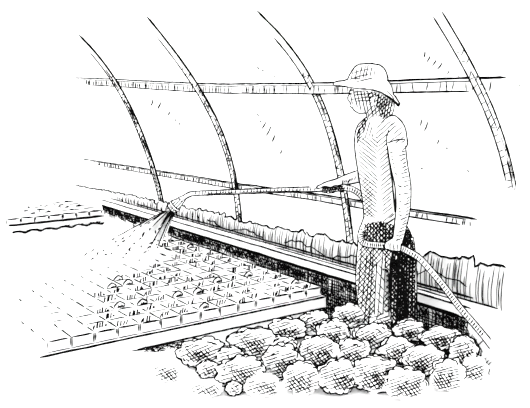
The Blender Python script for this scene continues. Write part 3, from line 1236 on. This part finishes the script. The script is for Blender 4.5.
# short ticks along the bare arms
ticks = []
y = 150
while y < 238:
    xr = np.interp(y, [146, 160, 189, 210, 239], [405, 405.5, 410.5, 409, 403]); l = random.uniform(4, 9)
    ticks.append([(xr - .8, y - 1), (xr - l, y + random.uniform(1, 3))])
    if random.random() < .55:
        xl = np.interp(y, [146, 160, 189, 210, 239], [387, 390, 397, 397, 393.5])
        ticks.append([(xl + .8, y), (xl + random.uniform(3, 6), y + 2)])
    y += random.uniform(2.6, 4.2)
for _ in range(9):
    x = random.uniform(340, 357); yt = np.interp(x, [330, 358], [182, 171]); 
    ticks.append([(x, yt + random.uniform(6, 8)), (x + 2.0, yt + random.uniform(1, 4))])
ticks += [[(390.3, 240), (389.4, 243), (390.0, 247)], [(393.6, 240), (393.0, 243), (393.6, 248)], [(396.8, 240.5), (396.5, 244), (397.2, 247.5)],
          [(387.5, 240), (388.5, 242)], [(400, 241), (399.9, 245)], [(321, 186.5), (326, 185.6)], [(331, 186.2), (337, 184.6)]]
hatch(bm_, tb, ref, ticks, .8, .12, False, (ts, tt_, th))
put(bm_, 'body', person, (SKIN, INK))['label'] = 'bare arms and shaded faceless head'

sm_ = clone(shirt)
contour(sm_, shirt, 1.3, (tha, th), 4)
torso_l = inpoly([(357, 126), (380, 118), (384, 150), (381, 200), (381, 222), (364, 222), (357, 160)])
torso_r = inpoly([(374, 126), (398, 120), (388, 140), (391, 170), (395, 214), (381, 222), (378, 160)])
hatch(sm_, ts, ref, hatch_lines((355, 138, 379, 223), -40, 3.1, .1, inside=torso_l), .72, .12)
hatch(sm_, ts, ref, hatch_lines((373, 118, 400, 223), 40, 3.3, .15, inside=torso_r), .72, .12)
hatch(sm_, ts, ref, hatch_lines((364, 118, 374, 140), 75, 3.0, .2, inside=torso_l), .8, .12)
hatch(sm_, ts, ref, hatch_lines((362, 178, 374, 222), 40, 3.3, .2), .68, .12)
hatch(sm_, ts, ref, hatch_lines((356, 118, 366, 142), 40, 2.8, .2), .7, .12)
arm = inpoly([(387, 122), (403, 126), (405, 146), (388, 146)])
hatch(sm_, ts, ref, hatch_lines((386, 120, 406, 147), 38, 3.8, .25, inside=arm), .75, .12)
hatch(sm_, ts, ref, [[(389, 131), (386.5, 140), (387.5, 152), (389.5, 165), (391.5, 180), (393.5, 196), (395, 210)], 
                     [(387.8, 144.5), (396, 142), (404.6, 141.3)], [(369, 118), (365, 124), (360, 130), (357.5, 136)], [(366, 117), (359, 128)], [(361, 127), (356.8, 134), (358, 140), (357, 145)], [(358, 130), (361, 134), (358, 138)], [(362, 123), (364, 130)], [(360, 137), (358, 143)], [(365, 119), (366, 127), (363, 134)],
                     [(391, 160), (392.5, 188), (394.5, 212)], [(389.8, 150), (391, 172), (393, 194)], [(366, 222), (375, 225), (386, 223), (395, 217)],
                     [(392, 112), (386, 117), (382, 121)]], 1.1, .15, False)
put(sm_, 'shirt', person, (CLOTH, INK))['label'] = 'pale short sleeved shirt with diagonal pen strokes'

tm_ = clone(trousers)
contour(tm_, trousers, 1.2, (ts,), 4)
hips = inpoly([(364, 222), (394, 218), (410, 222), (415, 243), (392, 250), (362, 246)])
far = inpoly([(392, 246), (410, 222), (416, 243), (415, 275), (417, 325), (391, 325), (390, 270)])  # shade put into this leg by denser hatching
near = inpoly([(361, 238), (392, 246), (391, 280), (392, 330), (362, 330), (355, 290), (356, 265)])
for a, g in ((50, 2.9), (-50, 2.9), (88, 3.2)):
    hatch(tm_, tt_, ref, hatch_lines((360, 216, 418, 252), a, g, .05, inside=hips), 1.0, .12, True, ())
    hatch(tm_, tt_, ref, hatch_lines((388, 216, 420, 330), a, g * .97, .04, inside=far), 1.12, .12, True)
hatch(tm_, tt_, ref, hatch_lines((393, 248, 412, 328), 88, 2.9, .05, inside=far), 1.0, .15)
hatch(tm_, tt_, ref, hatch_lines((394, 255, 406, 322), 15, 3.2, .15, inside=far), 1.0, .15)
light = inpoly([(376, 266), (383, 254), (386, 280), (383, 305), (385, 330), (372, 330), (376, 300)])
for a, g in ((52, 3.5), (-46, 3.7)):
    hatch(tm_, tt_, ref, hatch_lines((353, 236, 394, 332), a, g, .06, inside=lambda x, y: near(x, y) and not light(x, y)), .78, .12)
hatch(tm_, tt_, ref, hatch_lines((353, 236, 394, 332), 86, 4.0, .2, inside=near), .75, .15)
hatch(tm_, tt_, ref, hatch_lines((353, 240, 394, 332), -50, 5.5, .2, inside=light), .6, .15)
hatch(tm_, tt_, ref, [[(392, 248), (390.5, 262), (391, 285), (391.5, 330)], [(391.5, 252), (389.8, 275), (390.5, 310)]], 1.2, .2, False)
put(tm_, 'trousers', person, (CLOTH, INK))['label'] = 'dark loose trousers, closely cross-hatched'

hm_ = MB(); hm_.rings(hat_o[3:], 0, cap=False)
hm_.add(hat_o[-1], [tuple(range(len(hat_o[-1])))], 0)
br_ = MB(); br_.rings(inner[::-1] + hat_o[:4], 0, cap=False)
contour(br_, hatm, 1.35, (), 4)
crown = inpoly([(349, 80), (354, 70), (360, 66), (372, 66), (377, 72), (372, 84), (352, 86)])
hatch(hm_, th, ref, hatch_lines((346, 64, 378, 87), 80, 3.3, .2, inside=crown), .78, .12, False)
hatch(hm_, th, ref, hatch_lines((350, 70, 376, 87), 12, 4.5, .25, inside=crown), .7, .12, False)
hatch(br_, th, ref, [[(348, 82), (354, 80.5), (362, 81)], [(382, 87), (388, 94), (394, 101)]], .8, .2, False)
hat = put(hm_, 'sun_hat', person, (CLOTH, INK)); hat['label'] = 'floppy brimmed sun hat with sketched crown'
br_.build('brim', hat, (CLOTH, INK)).location = (0, 0, 0)
bo = [c for c in hat.children if c.name.startswith('brim')][0]
for v in bo.data.vertices:
    v.co -= person.location

ha_ = clone(hair)
contour(ha_, hair, 1.1, (th, ts, tb), 4)
hz_ = inpoly([(372, 88), (388, 90), (394, 106), (393, 116), (380, 122), (374, 108)])
hatch(ha_, tha, ref, hatch_lines((370, 86, 396, 122), 78, 2.5, .1, inside=hz_), .9, .12, False, (th,))
hatch(ha_, tha, ref, hatch_lines((370, 86, 396, 122), 40, 2.8, .1, inside=hz_), .9, .12, False, (th,))
put(ha_, 'hair', person, (CLOTH, INK))['label'] = 'dark hatched hair at the nape'
for b in (fL, fR):
    s = ball(b + FC * .07 + np.array([0, 0, .004]), .14, .054, .05, (FC, SH, np.array([0, 0, 1.0])))
    s.v = [(x, y, max(z, 0.0)) for x, y, z in s.v]
    put(s, 'shoe', person, (CLOTH, INK))
tag(person, 'person in sun hat, shirt and dark trousers, standing and spraying with a hose', 'person')

# ------------------------------------------------------------------ watering hose with wand and nozzle
hose = empty('watering_hose', tuple(HP[-1] * (1, 1, 0)))
mb = MB(); mb.tube(HP, 2.5 * PX, 0, 12)
src = clone(mb)
endx = lambda x, y: x < 491
contour(mb, src, 1.0, (ts,), 3, endx)
tree = bvh_of(src)
i = 2
while i < len(HP) - 14:
    p = HP[i]; x, y, _ = proj(p)
    q = HP[min(i + 1, len(HP) - 1)]; dx, dy = np.array(proj(q)[:2]) - (x, y); L = math.hypot(dx, dy) + 1e-6
    nx, ny = -dy / L, dx / L
    hatch(mb, tree, p, [[(x + nx * 2.1 + dx / L * .8, y + ny * 2.1 + dy / L * .8), (x - nx * 2.1, y - ny * 2.1)]], 1.15, .05, False)
    i += 1 if L > 1.8 else 2
put(mb, 'hose_line', hose, (CLOTH, INK))
mb = MB(); mb.tube(WP[5:], 1.9 * PX, 0, 10)
src = clone(mb)
contour(mb, src, 1.1, (tb,), 3)
s_ = 0
tree = bvh_of(src)
x = 196
while x < 318:
    yv = np.interp(x, [198, 230, 270, 320], [193.2, 192, 190.5, 189])
    c = pp(x, yv, np.interp(x, [198, 230, 270, 320], [.52, .42, .30, .16]))
    hatch(mb, tree, c, [[(x, yv - 1.3), (x - .6, yv + 1.2)]], 1.15, .05, False)
    x += random.uniform(2.4, 4.6)
hatch(mb, tree, pp(260, 191, .33), [[(205, 193.8), (235, 192.6)], [(240, 192.3), (300, 190.6)]], .7, .1, False)
put(mb, 'wand_pipe', hose, (PAPER, INK))
hp = [pp(345, 187.5, .106), pp(340, 187.9, .117), pp(330, 188.4, .138), pp(322, 188.9, .155)]
mb = MB(); mb.tube(smooth_path(hp, 4, 2), 2.9 * PX, 0, 12)
src = clone(mb); tree = bvh_of(src)
contour(mb, src, 1.2, (tb,), 3)
hatch(mb, tree, pp(334, 188.2, .13), hatch_lines((322, 184, 346, 193), 60, 1.8, .1) + hatch_lines((322, 184, 346, 193), 5, 1.8, .1), 1.1, .05, False)
put(mb, 'handle', hose, (PAPER, INK))['label'] = 'dark ribbed grip'
n0, n1 = pp(183.2, 198.2, .555), pp(171.5, 209, .585)
ax = (n1 - n0); Ln = np.linalg.norm(ax); ax /= Ln
kk = pw(n0)
mb = MB(); prof_n = [(-.08, 1.9), (0, 2.3), (.12, 3.0), (.3, 3.4), (.62, 5.0), (.66, 5.6), (.76, 5.7), (.80, 5.2), (1.0, 5.4), (1.0, .5)]
mb.tube([n0 + ax * Ln * t + ax * 1e-4 * i for i, (t, r) in enumerate(prof_n)], [r * kk for t, r in prof_n], 0, 20)
src = clone(mb); tree = bvh_of(src)
contour(mb, src, 1.0, (), 3)
for t, r in ((.16, 3.0), (.64, 5.6), (.78, 5.6), (.99, 5.4)):
    c = n0 + ax * Ln * t
    u = np.cross(ax, [0, 0, 1.0]); u /= np.linalg.norm(u); b = np.cross(ax, u)
    mb.stroke([c + (r + .25) * kk * (math.cos(a) * u + math.sin(a) * b) for a in np.linspace(0, 6.28, 22)], .95, .05)
hatch(mb, tree, (n0 + n1) / 2, hatch_lines((166, 196, 188, 214), 48, 2.4, .2), .7, .05, False)
nz = put(mb, 'nozzle', hose, (PAPER, INK)); nz['label'] = 'flared spray nozzle'
c0 = n0 + ax * Ln * .64; c1 = n0 + ax * Ln * .78
mb = MB(); mb.tube([c0, c0 + ax * .002, c1 - ax * .002, c1], [5.3 * kk, 6.1 * kk, 6.1 * kk, 5.3 * kk], 0, 20)
for c in (c0, c1):
    mb.stroke([c + 6.1 * kk * (math.cos(a) * u + math.sin(a) * b) for a in np.linspace(0, 6.28, 22)], .8, .05)
_put(mb, 'nozzle_collar', hose, (PAPER, INK), True).parent = nz
tag(hose, 'long hose with straight wand and flared nozzle held in both hands', 'hose')

# ------------------------------------------------------------------ water spray falling on the trays
mb = MB()
JETS = [((80, 258), .55), ((87, 262), .28), ((103, 256), .22), ((116, 265), .3), ((128, 251), .7), ((139, 262), .3), ((140, 249), .8), ((147, 253), .8), ((152, 247), .9), ((156, 252), .85), ((158, 245), .95), ((162, 241), .95), ((167, 233), 1.0)]
def fan(t, u):                  # centre line of the fan at distance t, side u in -1..1
    k = (u + 1) / 2 * (len(JETS) - 1); k0 = min(int(k), len(JETS) - 2); f = k - k0
    xa, ya = JETS[k0][0]; xb, yb = JETS[k0 + 1][0]
    b = onz(xa + (xb - xa) * f, ya + (yb - ya) * f, .31)
    return n1 + RT * u * .027 + (b - n1 - RT * u * .027) * t + np.array([0, 0, .03 * t * (1 - t) - .004])


sheet = MB()
Rg = []
for t in np.linspace(.0, .9, 12):
    ring = []
    for q in np.linspace(math.pi, 2 * math.pi, 22):
        u = math.cos(q) * .97
        uu = -1 + (u + 1) * 1.0 if u > 0 else u * (1 - .25 * t)
        ring.append(fan(t, uu) + B_ * (math.sin(q) * (.012 + .05 * t) + .012 + .05 * t + .006))
    Rg.append(np.array(ring))
sheet.rings(Rg, 0, cap=False, closed=False)
mb.add(sheet.v, sheet.f, 0)
for k, ((x, y), solid) in enumerate(JETS):
    a = n1 + np.array([0, 0, -.004]) + RT * (k - 6) * .0044
    b = onz(x, y, .31)
    def pt(t):
        return a + (b - a) * t + np.array([0, 0, .03 * t * (1 - t)])
    mb.stroke([pt(t) for t in np.linspace(.02, solid, 8)], .8, .12)
    t = solid + .03
    while t < .98:
        l = random.uniform(.02, .05)
        if random.random() < .75:
            mb.stroke([pt(t) + rng.normal(0, .006, 3), pt(min(t + l, 1)) + rng.normal(0, .004, 3)], 1.1, .1)
        t += l + random.uniform(.03, .07)
for _ in range(16):
    k = random.randint(0, len(JETS) - 5)
    (x0, y0), (x1, y1) = JETS[k][0], JETS[k + 1][0]; u = random.random()
    b = onz(x0 + (x1 - x0) * u, y0 + (y1 - y0) * u, .31); t = random.uniform(.4, .98)
    p = n1 + (b - n1) * t
    mb.stroke([p, p + (b - n1) * .022], 1.05, .1)
o = mb.build('water_spray', None, (WATER, INK), True, loc=tuple(n1))
tag(o, 'fan of fine water jets and drops falling from the nozzle on the trays', 'water spray')
o['kind'] = 'stuff'
